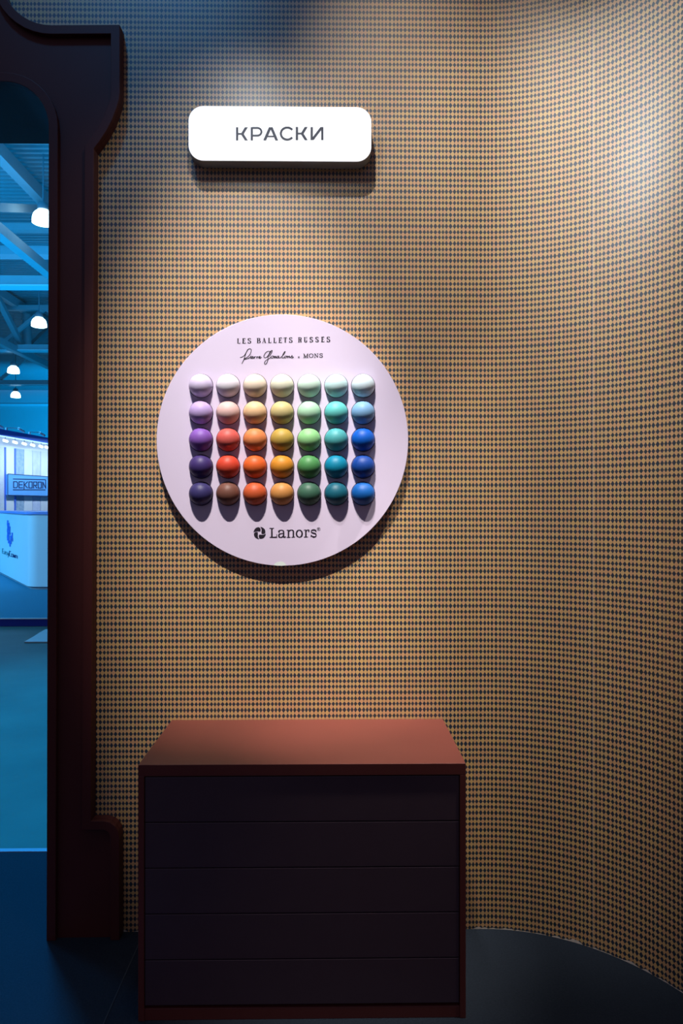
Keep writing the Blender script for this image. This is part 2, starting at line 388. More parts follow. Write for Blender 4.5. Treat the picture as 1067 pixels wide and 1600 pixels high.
def ribbon(mb, pts, Y, wfun, h=INKH, closed=False):
    """flat ink stroke along a pixel polyline; wfun(dir) -> width in pixels"""
    LIFT[0] = (LIFT[0]+6e-6) % 4e-4
    P = [Vector(p[:2]) for p in pts]; n = len(P); L = []; Rr = []
    for i in range(n):
        a = P[i-1] if i > 0 else P[i]; b = P[i+1] if i < n-1 else P[i]
        d = (b-a)
        if d.length < 1e-6: d = Vector((1, 0))
        d.normalize(); nn = Vector((-d.y, d.x))
        w = wfun(d)/2; kk = 1.0
        if 0 < i < n-1:
            e = (P[i+1]-P[i]).normalized(); kk = 1/max(0.5, abs(nn.dot(Vector((-e.y, e.x)))))
        L.append(P[i]+nn*w*kk); Rr.append(P[i]-nn*w*kk)
    for i in range(n-1):
        q = [L[i], L[i+1], Rr[i+1], Rr[i]]
        mb.add([flat(p.x, p.y, Y, h) for p in q], [(0,1,2,3)])
    return mb
def quad(mb, pts, Y, h=INKH):
    LIFT[0] = (LIFT[0]+6e-6) % 4e-4
    mb.add([flat(p[0], p[1], Y, h) for p in pts], [tuple(range(len(pts)))]); return mb
# tiny didone capitals: (strokes in a unit box, y up) drawn thick when upright
S_CURVE = arc(0.5, 0.74, 0.36, 0.23, 25, 205, 10) + arc(0.5, 0.27, 0.38, 0.25, 55, -160, 12)
S_CURVE = [(0.86, 0.84), (0.66, 0.98), (0.38, 0.98), (0.16, 0.85), (0.18, 0.66), (0.42, 0.54), (0.70, 0.44), (0.88, 0.28), (0.78, 0.08), (0.52, 0.0), (0.26, 0.03), (0.10, 0.20)]
GL = {
 'L': [('s',[(0.28,0),(0.28,1)]), ('t',[(0.0,0.02),(1.0,0.02),(1.0,0.28)]), ('t',[(0.0,0.98),(0.56,0.98)])],
 'E': [('s',[(0.28,0),(0.28,1)]), ('t',[(0.0,0.02),(1.0,0.02),(1.0,0.26)]), ('t',[(0.0,0.98),(0.95,0.98),(0.95,0.76)]), ('t',[(0.28,0.52),(0.72,0.52)]), ('t',[(0.72,0.38),(0.72,0.66)])],
 'S': [('c',S_CURVE), ('t',[(0.86,0.98),(0.86,0.7)]), ('t',[(0.08,0.0),(0.08,0.3)])],
 'B': [('s',[(0.26,0),(0.26,1)]), ('c',[(0.0,0.98),(0.5,0.98),(0.80,0.92),(0.86,0.76),(0.78,0.58),(0.5,0.53),(0.26,0.53)]), ('c',[(0.4,0.53),(0.8,0.48),(0.98,0.28),(0.86,0.08),(0.5,0.02),(0.0,0.02)])],
 'A': [('t',[(0.14,0.02),(0.5,1.0)]), ('s',[(0.82,0.0),(0.48,1.0)]), ('t',[(0.26,0.34),(0.70,0.34)]), ('t',[(0.0,0.02),(0.3,0.02)]), ('t',[(0.62,0.02),(1.0,0.02)])],
 'T': [('s',[(0.5,0),(0.5,1)]), ('t',[(0.02,0.72),(0.04,0.98),(0.96,0.98),(0.98,0.72)]), ('t',[(0.28,0.02),(0.72,0.02)])],
 'R': [('s',[(0.24,0),(0.24,1)]), ('c',[(0.0,0.98),(0.5,0.98),(0.78,0.9),(0.84,0.75),(0.76,0.58),(0.5,0.52),(0.24,0.52)]), ('s',[(0.58,0.52),(0.74,0.4),(0.78,0.1),(0.9,0.0)]), ('t',[(0.0,0.02),(0.48,0.02)])],
 'U': [('s',[(0.24,1),(0.24,0.3)]), ('c',[(0.24,0.34),(0.28,0.12),(0.5,0.02),(0.74,0.1),(0.8,0.34)]), ('t',[(0.8,0.3),(0.8,1.0)]), ('t',[(0.0,0.98),(0.5,0.98)]), ('t',[(0.62,0.98),(1.0,0.98)])],
 'M': [('t',[(0.16,0),(0.16,1)]), ('s',[(0.14,1),(0.5,0.04)]), ('t',[(0.5,0.04),(0.84,1)]), ('s',[(0.84,0),(0.84,1)]), ('t',[(0.0,0.02),(0.32,0.02)]), ('t',[(0.68,0.02),(1.0,0.02)]), ('t',[(0.0,0.98),(0.18,0.98)]), ('t',[(0.82,0.98),(1.0,0.98)])],
 'O': [('c',arc(0.5,0.5,0.44,0.49,0,360,20))],
 'N': [('t',[(0.16,0),(0.16,1)]), ('s',[(0.12,1),(0.84,0.02)]), ('t',[(0.84,0),(0.84,1)]), ('t',[(0.0,0.02),(0.34,0.02)]), ('t',[(0.66,0.98),(1.0,0.98)]), ('t',[(0.0,0.98),(0.18,0.98)])],
}
def word(mb, letters, base, slope, xref, cap, thick, thin, Y):
    """letters: (char, x0, x1) in pixels; base: baseline y at xref"""
    for chx, x0, x1 in letters:
        for kind, pts in GL[chx]:
            P = [(x0+p[0]*(x1-x0), base+slope*((x0+p[0]*(x1-x0))-xref)-p[1]*cap) for p in pts]
            if kind == 'c': P = smooth_line(P, 4) if len(P) < 16 else P
            wf = (lambda d: thin) if kind == 't' else ((lambda d: thick) if kind == 's' else (lambda d: thin+(thick-thin)*abs(d.y)**1.3))
            ribbon(mb, P, Y, wf)
SL = -2.8/145
m_ = MB()
word(m_, [('L',370.6,375.0),('E',378.5,383.4),('S',387.0,392.3),('B',401.2,406.6),('A',409.6,415.6),('L',419.0,423.4),('L',427.2,431.6),('E',435.3,440.2),
          ('T',443.2,448.2),('S',451.6,456.8),('R',465.6,471.2),('U',474.6,480.2),('S',483.8,488.8),('S',492.8,497.8),('E',501.8,506.4),('S',510.4,515.6)],
     536.8, SL, 371, 7.8, 1.75, 0.55, DY)
m_.build('printed_title', INK, bd, fix=False)
m_ = MB()
word(m_, [('M',473.8,481.6),('O',482.6,489.6),('N',490.9,497.3),('S',499.0,504.4)], 559.1, SL, 474, 6.2, 1.25, 0.75, DY)
xs = 360
for P in ([(465.2,560.4),(467.4,557.6)], [(465.2,557.6),(467.6,560.6)]): ribbon(m_, [(P[0][0]+0.3,P[0][1]-0.8),(P[1][0]+0.3,P[1][1]-0.8)], DY, lambda d: 0.7)
m_.build('printed_maker_name', INK, bd, fix=False)
sig = [
 [(55,250),(75,248),(100,238),(130,212),(160,160),(180,122)],
 [(186,116),(168,150),(148,195),(125,265),(105,315),(84,358)],
 [(176,132),(195,112),(220,106),(237,118),(238,150),(222,195),(190,235),(150,262),(118,278)],
 [(118,286),(150,280),(190,266),(214,252),(238,230),(230,254),(236,268),(250,258),(270,240),(262,232),(250,242),(250,260),(262,270),(280,258),(294,236)],
 [(294,236),(290,268),(296,250),(308,238),(322,238)],[(336,236),(332,268),(338,250),(348,238),(358,240)],
 [(362,262),(384,248),(390,236),(378,234),(368,248),(374,266),(392,264),(414,246)],
 [(548,152),(520,148),(488,166),(460,204),(450,236),(466,256),(496,248),(530,205),(552,160),(560,142)],
 [(590,132),(576,140),(548,185),(522,238),(520,285),(504,335),(478,366),(462,352),(472,316),(500,290),(540,268),(566,246)],
 [(590,132),(586,160),(560,206),(540,236)],
 [(606,226),(586,226),(570,246),(578,264),(598,258),(608,236),(600,224),(618,234)],
 [(626,224),(624,262),(642,234),(652,232),(648,260),(668,246)],
 [(700,226),(680,230),(666,250),(676,262),(692,248),(702,226),(698,256),(716,258)],
 [(716,258),(748,238),(786,196),(806,158),(796,156),(770,200),(754,244),(768,262),(794,248)],
 [(824,224),(806,230),(796,250),(808,262),(824,250),(830,230),(822,224),(842,234)],
 [(850,222),(846,256),(866,232),(880,228),(876,254),(896,250)],
 [(896,250),(922,216),(918,236),(936,244),(926,262),(902,258)], [(926,262),(948,244)],
 [(232,210),(238,214)],
]
m_ = MB()
for st_ in sig:
    P = [(370+x/10.67, 535+y/10.67) for x, y in st_]
    ribbon(m_, smooth_line(P, 4), DY, lambda d: 0.75+0.35*abs(d.y))
m_.build('printed_signature', INK, bd, fix=False)
# pinwheel mark and name at the foot
m_ = MB()
bl = [(108,300),(122,246),(150,198),(190,168),(232,156),(268,160),(294,180),(306,214),(302,256),(290,266),(240,266),(190,264),(150,272),(124,288)]
for q in range(4):
    P = []
    for x, y in bl:
        dx, dy = x-279, y-315
        for _ in range(q): dx, dy = -dy, dx
        P.append((390+(279+dx)/17.8, 815+(315+dy)/17.8))
    quad(m_, P, DY)
m_.build('printed_pinwheel', INK, bd, fix=False)
def zl(px_list, ox, oy, z): return [(ox+x/z, oy+y/z) for x, y in px_list]
m_ = MB()
A_ = lambda L: zl(L, 390, 815, 17.8); B_ = lambda L: zl(L, 440, 815, 15.24)
TK, TN = 2.35, 1.05
dd = lambda d: TN+(TK-TN)*abs(d.y)**1.2
ribbon(m_, A_([(617,180),(617,440)]), DY, lambda d: 2.5); ribbon(m_, A_([(553,186),(676,184)]), DY, lambda d: 1.0)
ribbon(m_, A_([(558,436),(758,430),(748,352)]), DY, lambda d: 1.15)
ribbon(m_, smooth_line(A_([(806,288),(826,252),(880,238),(930,252),(945,300),(945,400),(962,438),(1004,412)]), 4), DY, dd)
ribbon(m_, smooth_line(A_([(940,322),(880,332),(826,352),(812,396),(840,436),(890,432),(940,392)]), 4), DY, dd)
ribbon(m_, A_([(806,296),(836,290)]), DY, lambda d: 1.7)
ribbon(m_, B_([(163,200),(163,374)]), DY, lambda d: 2.3); ribbon(m_, B_([(120,204),(165,200)]), DY, lambda d: 1.0); ribbon(m_, B_([(122,374),(210,371)]), DY, lambda d: 1.0)
ribbon(m_, smooth_line(B_([(170,232),(205,204),(245,200),(276,222),(280,270),(280,370)]), 4), DY, dd); ribbon(m_, B_([(236,370),(320,367)]), DY, lambda d: 1.0)
ribbon(m_, zl(arc(420,284,68,84,0,360,26), 440, 815, 15.24), DY, dd)
ribbon(m_, B_([(576,196),(576,364)]), DY, lambda d: 2.3); ribbon(m_, B_([(530,200),(578,196)]), DY, lambda d: 1.0); ribbon(m_, B_([(532,365),(628,362)]), DY, lambda d: 1.0)
ribbon(m_, smooth_line(B_([(580,236),(605,206),(640,198),(660,208)]), 4), DY, lambda d: 1.4); ribbon(m_, B_([(648,212),(648,244)]), DY, lambda d: 1.9)
ribbon(m_, smooth_line(B_([(818,240),(800,206),(760,196),(716,210),(704,238),(730,264),(780,278),(818,300),(820,336),(790,360),(740,358),(704,322)]), 4), DY, lambda d: 1.1+1.0*abs(d.x)**2*0.9)
ribbon(m_, B_([(822,196),(820,244)]), DY, lambda d: 0.9); ribbon(m_, B_([(700,316),(698,366)]), DY, lambda d: 0.9)
ribbon(m_, zl(arc(880,175,36,36,0,360,20), 440, 815, 15.24), DY, lambda d: 0.5)
ribbon(m_, B_([(868,194),(868,156),(888,158),(890,172),(868,176)]), DY, lambda d: 0.45); ribbon(m_, B_([(878,176),(894,194)]), DY, lambda d: 0.45)
m_.build('printed_brand_name', INK, bd, fix=False)
# pale half-round mark at the lower rim
m_ = MB(); quad(m_, [(427.3,883.2),(429.5,880.2),(433,878.2),(438,877.4),(442.5,878),(445.6,880),(447.3,883.3),(441,884.0),(434,883.9)], DY, 0.0004)
tag(m_.build('backing_mark', PALEMARK, bd, fix=False), 'pale greenish half-round mark at the lower rim')

# ------------------------------------------------------------------ 35 half-ball samples
rows = [603.0, 645.0, 687.0, 729.0, 771.2]; cols = [314.2, 356.6, 398.6, 440.8, 483.0, 525.3, 567.2]
SAMP = [
 [((222,208,240),'lavender white'),((240,234,244),'cool white'),((246,228,206),'cream'),((238,236,212),'ivory'),((212,240,224),'whitish mint'),((208,242,244),'whitish aqua'),((222,242,252),'icy white')],
 [((196,170,226),'lavender'),((238,196,190),'powder pink'),((248,204,156),'peach'),((214,196,136),'pale khaki'),((182,230,194),'pale mint'),((104,208,204),'turquoise'),((134,184,228),'sky blue')],
 [((140,92,190),'violet'),((226,100,92),'coral pink'),((244,146,88),'apricot'),((200,166,76),'mustard'),((152,218,146),'apple green'),((82,178,182),'aqua teal'),((0,98,212),'vivid blue')],
 [((68,50,116),'deep violet'),((226,74,50),'tomato red'),((242,106,44),'bright orange'),((228,150,46),'amber'),((82,152,88),'leaf green'),((0,140,176),'cyan'),((16,72,164),'royal blue')],
 [((56,50,104),'slate violet'),((116,74,62),'chocolate brown'),((206,90,48),'rust orange'),((206,142,76),'tan'),((62,104,84),'grey green'),((18,98,118),'petrol teal'),((12,96,178),'cobalt blue')],
]
RN = ['top row', 'second row', 'middle row', 'fourth row', 'bottom row']
CN = ['at the left end', 'second from left', 'third from left', 'in the central column', 'third from right', 'second from right', 'at the right end']
rb = 18.2*k
dome = [(rb, 0.0), (rb, 0.0025)] + [(rb*math.cos(math.radians(a)), 0.0025+rb*0.97*math.sin(math.radians(a))) for a in range(6, 90, 6)] + [(0.0004, 0.0025+rb*0.97)]
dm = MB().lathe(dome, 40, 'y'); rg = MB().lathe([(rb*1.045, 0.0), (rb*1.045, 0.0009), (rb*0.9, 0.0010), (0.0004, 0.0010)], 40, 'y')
proto_ring = None; dome_me = None
for r in range(5):
    for q in range(7):
        col, nm = SAMP[r][q]
        p = at(cols[q], rows[r], DY)
        mm = mat('paint_'+nm.replace(' ', '_'), [v*(0.86, 0.80, 0.76, 0.76, 0.84)[r] for v in srgb(*col)], 0.5, 0.3, 0.06, 20, 0.03, 60)
        if proto_ring is None:
            o = dm.build('paint_sample', mm, loc=(0,0,0), smooth=True); dome_me = o.data
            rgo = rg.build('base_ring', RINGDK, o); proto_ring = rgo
        else:
            o = bpy.data.objects.new('paint_sample', dome_me.copy()); COL.objects.link(o)
            o.data.materials[0] = mm
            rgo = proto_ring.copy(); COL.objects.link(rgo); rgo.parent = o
        o.location = (p.x, DY-0.0004, p.z)
        tag(o, f'{nm} half-ball paint sample {CN[q]} of the {RN[r]}', 'paint sample', 'half-ball paint samples on the round board')

# ------------------------------------------------------------------ lit sign
SY0 = W-0.053
s0 = at(294.2, 250.4, SY0); s1 = at(580.4, 167.2, SY0)
def rrect(x0, z0, x1, z1, r, n=10):
    P = []
    for cx_, cz_, a in ((x1-r, z1-r, 0), (x0+r, z1-r, 90), (x0+r, z0+r, 180), (x1-r, z0+r, 270)):
        P += [(cx_+r*math.cos(math.radians(a+90*i/n)), cz_+r*math.sin(math.radians(a+90*i/n))) for i in range(n+1)]
    return P
sg = thing('wall_sign', ((s0.x+s1.x)/2, W, s0.z), 'white lit sign box with rounded corners reading КРАСКИ high on the wall', 'sign')
MB().prism(rrect(s0.x, s0.z, s1.x, s1.z, 0.052), plane, SY0+0.004, W-0.0003).build('casing', SIGNBODY, sg, smooth=True)
MB().prism(rrect(s0.x+0.001, s0.z+0.001, s1.x-0.001, s1.z-0.001, 0.051), plane, SY0, SY0+0.004).build('face', SIGNFACE, sg, smooth=True)
m_ = MB(); C7 = lambda L: zl(L, 355, 185, 12.55); C8 = lambda L: zl(L, 430, 185, 12.55)
HS = 0.0008
def rb_(P, w=3.7): ribbon(m_, P, SY0, lambda d: w, HS)
def para(P0, P1, hw): quad(m_, [(P0[0]-hw,P0[1]),(P0[0]+hw,P0[1]),(P1[0]+hw,P1[1]),(P1[0]-hw,P1[1])], SY0, HS)
def letterK(Z, x):
    rb_(Z([(x+22,175),(x+22,436)])); rb_(Z([(x+22,306),(x+122,306)]), 2.9)
    a, b = Z([(x+118,316),(x+204,175)]); para(a, b, 2.4); a, b = Z([(x+112,290),(x+205,436)]); para(a, b, 2.4)
letterK(C7, 172)
rb_(C7([(482,175),(482,436)])); rb_(C7([(482,190),(590,190)] + arc(592,265,78,75,-90,90,16) + [(590,340),(482,340)]), 3.1)
a, b = C7([(732,436),(846,175)]); para(a, b, 2.3); a, b = C7([(972,436),(862,175)]); para(a, b, 2.3)
rb_(C7([(770,356),(935,356)]), 2.5)
rb_(C8(arc(235,300,125,118,-38,-322,30)), 3.5)
letterK(lambda L: [(p[0], p[1]-0.5) for p in C8(L)], 403)
rb_(C8([(715,170),(715,428)])); rb_(C8([(922,170),(922,428)])); a, b = C8([(722,426),(915,172)]); para(a, b, 2.5)
m_.build('lettering', SIGNINK, sg, fix=False)

# ------------------------------------------------------------------ hall seen through the doorway
EZ = EYE
dk = MB(); ZD = 10.25
yv = []; y = 3.6
prof_d = []
while y < 52:
    prof_d += [(y, ZD), (y+0.085, ZD), (y+0.10, ZD+0.14), (y+0.205, ZD+0.14)]; y += 0.22
for i in range(len(prof_d)-1):
    (ya, za), (yb, zb_) = prof_d[i], prof_d[i+1]
    dk.add([(-34, ya, za), (8, ya, za), (8, yb, zb_), (-34, yb, zb_)], [(0,1,2,3)])
dko = dk.build('ceiling', DECK, fix=False); tag(dko, 'corrugated metal roof deck of the exhibition hall', 'ceiling', kind='structure')
fw = MB().box(-34, 52.5, 0, 8, 52.8, ZD+0.3).build('wall_far', HALLWALL); tag(fw, 'plain far wall of the exhibition hall', 'wall', kind='structure')
hw = MB().box(-34.3, 3.0, 0, -34, 52.8, ZD+0.3).build('wall_left', HALLWALL); tag(hw, 'side wall of the exhibition hall far to the left', 'wall', kind='structure')
hw = MB().box(8, 3.0, 0, 8.3, 52.8, ZD+0.3).build('wall_right', HALLWALL); tag(hw, 'side wall of the exhibition hall hidden behind the stand', 'wall', kind='structure')
rl = MB().box(-34, 52.3, EZ+(790-634)*52.4/F-0.09, 8, 52.5, EZ+(790-634)*52.4/F+0.09).build('trim_3', METALTRIM); tag(rl, 'thin bright rail running across the far hall wall', 'rail', kind='structure')

def truss_long(X, y0, y1, zt_, zb_, label, w=0.26, stp=4.0):
    t = thing('roof_truss', (X, y0, zb_), label, 'roof truss')
    MB().bar((X, 11.3, zt_), (X, y1, zt_), w, 0.34).build('top_chord', STEEL, t)
    MB().bar((X, 11.3, zb_), (X, y1, zb_), w, 0.26).build('bottom_chord', STEEL, t)
    n = int((y1-y0)/stp)
    for i in range(n):
        ya = y0+i*stp
        if i % 2 == 0: MB().bar((X, ya, zt_-0.1), (X, ya+stp, zb_+0.1), 0.2, 0.2).build('diagonal_brace', STEEL, t)
        else: MB().bar((X, ya, zb_+0.1), (X, ya+stp, zt_-0.1), 0.2, 0.2).build('diagonal_brace', STEEL, t)
    return t
truss_long(-7.95, 11.3, 51.3, 9.93, EZ+6.55, 'long steel roof truss running away from the doorway, the nearer to the viewer')
truss_long(-13.2, 26.9, 50.3, 9.93, EZ+6.5, 'long steel roof truss running away, further left beyond the near one', 0.26, 2.6)
def truss_cross(Y, zt_, zb_, label, h, web=True):
    t = thing('roof_truss', (-16, Y, zb_), label, 'roof truss')
    MB().bar((-30, Y, zt_), (4, Y, zt_), 0.24, 0.2).build('top_chord', STEEL, t)
    MB().bar((-30, Y, zb_), (4, Y, zb_), 0.3, h).build('bottom_chord', STEEL, t)
    MB().box(-30, Y-0.22, zb_-h/2-0.02, 4, Y+0.22, zb_-h/2+0.02).build('bottom_flange', METALTRIM, t)
    for i in range(17 if web else 0):
        x = -30+i*2.0
        a, b = ((x, Y, zt_), (x+2, Y, zb_)) if i % 2 else ((x, Y, zb_), (x+2, Y, zt_))
        MB().bar(a, b, 0.14, 0.14).build('diagonal_brace', STEEL, t)
    return t
truss_cross(20.3, 9.7, EZ+6.6, 'cross beam truss of the hall roof nearest the doorway', 0.30, False)
truss_cross(28.7, 9.75, EZ+6.58, 'second cross beam truss of the hall roof behind the nearest', 0.24)
truss_cross(36.8, 9.75, EZ+6.58, 'third and farthest cross beam truss near the small lamps', 0.24)
dc = thing('air_duct', (-14, 23.4, 9.6), 'pale square duct under the roof deck behind the nearest cross beam', 'duct')
MB().bar((-30, 23.4, EZ+8.62), (4, 23.4, EZ+8.62), 0.5, 0.30).build('duct_run', METALTRIM, dc)
for x in (-24, -18, -12, -6):
    MB().tube((x, 23.4, EZ+8.7), (x, 23.4, ZD+0.05), 0.03, 8).build('hanger', STEEL, dc)
pp = at_d(42, 470, 29.6)
dp = thing('roof_pipe', (pp.x, pp.y, EZ+6.7), 'vertical grey pipe dropping beside the second cross beam', 'pipe')
MB().tube((pp.x, pp.y, EZ+6.7), (pp.x, pp.y, ZD+0.05), 0.19, 14).build('pipe', STEEL, dp, smooth=True)
MB().tube((pp.x, pp.y, EZ+8.0), (pp.x, pp.y, EZ+8.08), 0.24, 14).build('pipe_collar', STEEL, dp)

# high-bay lamps
def lamp(px, py, d, label):
    p = at_d(px, py, d)
    t = thing('high_bay_lamp', p, label, 'ceiling lamp', 'high-bay lamps in the hall')
    m1 = MB().lathe([(0.235,-0.15),(0.262,-0.14),(0.262,-0.09),(0.252,0.0),(0.23,0.07),(0.19,0.125),(0.135,0.165),(0.09,0.18)], 28)
    m1.v = [v+p for v in m1.v]; m1.build('shade', LAMPGLOW, t, smooth=True)
    m2 = MB().lathe([(0.09,0.175),(0.14,0.185),(0.14,0.29),(0.10,0.36),(0.02,0.38)], 20); m2.v = [v+p for v in m2.v]
    m2.build('ballast_housing', LAMPBODY, t, smooth=True)
    MB().tube(p+Vector((0,0,0.37)), Vector((p.x, p.y, ZD+0.085)), 0.018, 8).build('hanging_cable', LAMPBODY, t)
for px, py, d, lb in ((67.5, 340, 17.0, 'glowing high-bay lamp, the largest and highest of the four in the doorway view'),
                      (61, 504, 24.4, 'second highest glowing high-bay lamp hanging under the nearest cross beam'),
                      (21, 578, 31.5, 'third glowing high-bay lamp down, hanging at the left above the lowest beam'),
                      (24.5, 617, 39.0, 'lowest and smallest glowing high-bay lamp in front of the far wall')):
    lamp(px, py, d, lb)

# platform of the opposite stand
PYF = 8.56
pf = thing('stand_platform', (-6, PYF, 0), 'raised platform with blue carpet and navy edge beyond the concrete', 'platform')
MB().box(-16, PYF, 0.0, 2, 24, 0.100).build('deck', BLUECARPET, pf)
MB().box(-16, PYF-0.02, 0.0, 2, PYF, 0.088).build('edge_board', NAVY, pf)
MB().box(-16, PYF-0.024, 0.088, 2, PYF+0.0, 0.100).build('edge_trim', METALTRIM, pf)
# pale sheet lying on the concrete
sp = [at_z(x, y, 0.002) for x, y in ((38,1004),(80,1004),(84,984),(71,984.5),(62,989.5),(52,996))]
m_ = MB().prism([(p.x, p.y) for p in sp], lambda a, b, d: (a, b, d), 0.0, 0.012)
tag(m_.build('floor_sheet', SHEET, loc=(sp[0].x, sp[0].y, 0)), 'pale flat sheet lying on the concrete before the platform', 'sheet')

# reception counter
c0 = at_z(45, 921.5, 0.10); c1 = at_z(-14, 890, 0.10)
P0 = Vector((c0.x, c0.y)); dl = (Vector((c1.x, c1.y))-P0).normalized(); LL = 3.92
def round_poly(P, rad, n=8):
    rads = [rad, rad, 0.05, 0.03]
    out = []
    m = len(P)
    for i in range(m):
        a, b, c_ = Vector(P[i-1]), Vector(P[i]), Vector(P[(i+1) % m])
        d1 = (a-b).normalized(); d2 = (c_-b).normalized(); ang = d1.angle(d2); t_ = rads[i]/math.tan(ang/2)
        s_, e_ = b+d1*t_, b+d2*t_
        for j in range(n+1):
            t = j/n; out.append((1-t)**2*s_+2*t*(1-t)*b+t*t*e_)
    return out
cp = [P0, P0+Vector((2.6, 0.0)), P0+Vector((2.6, 1.0))+dl*0.5, P0+dl*LL]
ct = thing('reception_counter', (P0.x, P0.y, 0.10), 'white reception counter with rounded corner, blue top and leaf logo', 'counter')
ZC = 1.395
MB().prism(round_poly(cp, 0.30), lambda a, b, d: (a, b, d), 0.15, ZC-0.04).build('body', COUNTERW, ct, smooth=True)
MB().prism(round_poly([p+(p-(cp[0]+cp[2])/2).normalized()*-0.05 for p in cp], 0.28), lambda a, b, d: (a, b, d), 0.101, 0.15).build('kick_plinth', LAMPBODY, ct, smooth=True)
MB().prism(round_poly([p+(p-(cp[0]+cp[2])/2).normalized()*0.05 for p in cp], 0.33), lambda a, b, d: (a, b, d), ZC-0.04, ZC).build('worktop', COUNTERTOP, ct, smooth=True)
# marks on the counter's left face: pixel rays cut the face plane
fn = Vector((dl.y, -dl.x)); 
if fn.dot(Vector((0, -1))) < 0: fn = -fn
def on_face(px, py, h=0.006):
    r = ray(px, py); q = P0+fn*h
    kk = (q.x*fn.x+q.y*fn.y)/(r.x*fn.x+r.y*fn.y)
    return Vector((r.x*kk, r.y*kk, EYE+r.z*kk))
def face_bar(mb, pts):
    mb.add([on_face(*p) for p in pts], [tuple(range(len(pts)))])
m_ = MB(); CZ6 = lambda x, y: (x/21.33, 805+y/21.33)
for x0, x1, segs in ((232,278,[(165,230,0),(230,330,-6),(330,430,8),(430,560,-4),(560,640,6),(640,760,-6),(760,840,0)]),
                     (272,312,[(250,340,0),(340,440,-8),(440,560,10),(560,660,-8),(660,760,6),(760,935,-8)]),
                     (305,345,[(365,450,0),(450,560,-10),(560,650,6),(840,920,0),(920,1045,6)]),
                     (335,375,[(670,760,0),(760,850,-6),(850,955,10)]),
                     (382,424,[(575,650,0),(650,760,-8),(760,868,6)])):
    for y0, y1, dx in segs:
        face_bar(m_, [CZ6(x0+dx*0.3,y0),CZ6(x1+dx*0.3,y0+12),CZ6(x1+dx,y1+8),CZ6(x0+dx,y1)])
m_.build('leaf_logo', BLUEINK, ct, fix=False)
# small word under it, drawn along the sloping line of the face
def face_word(mb, letters, bx, by, sl, hgt, wd_, gap, th):
    x = bx
    for chx in letters:
        for pts in FW[chx]:
            P = [(x+p[0]*wd_, by+sl*(x+p[0]*wd_-bx)-p[1]*hgt) for p in pts]
            for i in range(len(P)-1):
                a = Vector(P[i]); b = Vector(P[i+1]); d = (b-a).normalized(); n = Vector((-d.y, d.x))*th/2
                mb.add([on_face(*(a-n-d*th*.3)), on_face(*(b-n+d*th*.3)), on_face(*(b+n+d*th*.3)), on_face(*(a+n-d*th*.3))], [(0,1,2,3)])
        x += wd_+gap
FW = {'E':[[(1,1),(0,1),(0,0),(1,0)],[(0,.5),(.8,.5)]], 'a':[[(0.1,.6),(.9,.6),(.9,0),(0,0),(0,.32),(.9,.32)]], 's':[[(1,.6),(0,.6),(0,.32),(1,.32),(1,0),(0,0)]],
      'y':[[(0,.6),(.5,0)],[(1,.6),(.3,-.45)]], 'C':[[(1,1),(0,1),(0,0),(1,0)]], 'o':[[(0,0),(0,.6),(1,.6),(1,0),(0,0)]], 'w':[[(0,.6),(.25,0),(.5,.5),(.75,0),(1,.6)]], 'n':[[(0,0),(0,.6),(1,.6),(1,0)]]}
m_ = MB(); face_word(m_, 'Easy', 3.6, 864.4, 0.36, 7.2, 2.0, 0.75, 0.75); m_.build('lettering', TEALINK, ct, fix=False)
m_ = MB(); face_word(m_, 'Cown', 14.6, 868.4, 0.36, 7.4, 2.4, 0.8, 0.85); m_.build('lettering', NAVYINK, ct, fix=False)

# sample wall of the opposite stand
wa = ray(0, 790)*15.0; wbv = ray(73, 790)*16.6
WA = Vector((wa.x, wa.y)); WDIR = (Vector((wbv.x, wbv.y))-WA).normalized(); WN = Vector((WDIR.y, -WDIR.x))
def line_hit(px, off):
    r = ray(px, 790); q = WA+WN*off; rr = Vector((r.x, r.y))
    den = rr.x*WDIR.y-rr.y*WDIR.x
    kk = (q.x*WDIR.y-q.y*WDIR.x)/den
    return rr*kk, kk
def wall_slab(mb, a, b, z0, z1, th):
    n = WN*th; A = Vector(a); B = Vector(b)
    pts = [A, B, B+n, A+n]
    return mb.prism([(p.x, p.y) for p in pts], lambda x, y_, d: (x, y_, d), z0, z1)
w0 = WA-WDIR*0.42; w1 = WA+WDIR*5.5
sw = MB(); wall_slab(sw, w0, w1, 0.101, 3.12, -0.12)
tag(sw.build('exhibit_wall', PANELW, loc=(w0.x, w0.y, 0.094)), 'white display wall of the opposite stand behind the counter', 'exhibition wall')
edges = [(-3,5,PANELBRICK,'finely ribbed whitish sample panel at the left of the display wall'),
         (7,21,PANELW,'plain white sample panel between the ribbed and the mottled panel'), (21.6,35.8,PANELM,'mottled blue sample panel on the display wall above the dark sign'),
         (36.3,48.6,PANELP,'white sample panel just right of the mottled blue one'), (49.6,61.2,PANELB,'veined grey-blue sample panel on the display wall'),
         (62.4,76,PANELP,'pale sample panel furthest right beside the doorway post')]
for x0, x1, mm, lb in edges:
    a, ka = line_hit(x0, 0.0); b, kb = line_hit(x1, 0.0)
    z1 = EYE+92.2*15.0/F
    m_ = MB(); wall_slab(m_, a, b, 0.101, z1, 0.03)
    if mm is PANELBRICK:
        for j in range(44): wall_slab(m_, a+WDIR*0.02, b-WDIR*0.02, 0.14+j*0.06, 0.14+j*0.06+0.045, 0.04)
    tag(m_.build('sample_panel', mm, loc=(a.x, a.y, 0.10)), lb, 'sample panel', 'cladding sample panels on the display wall')
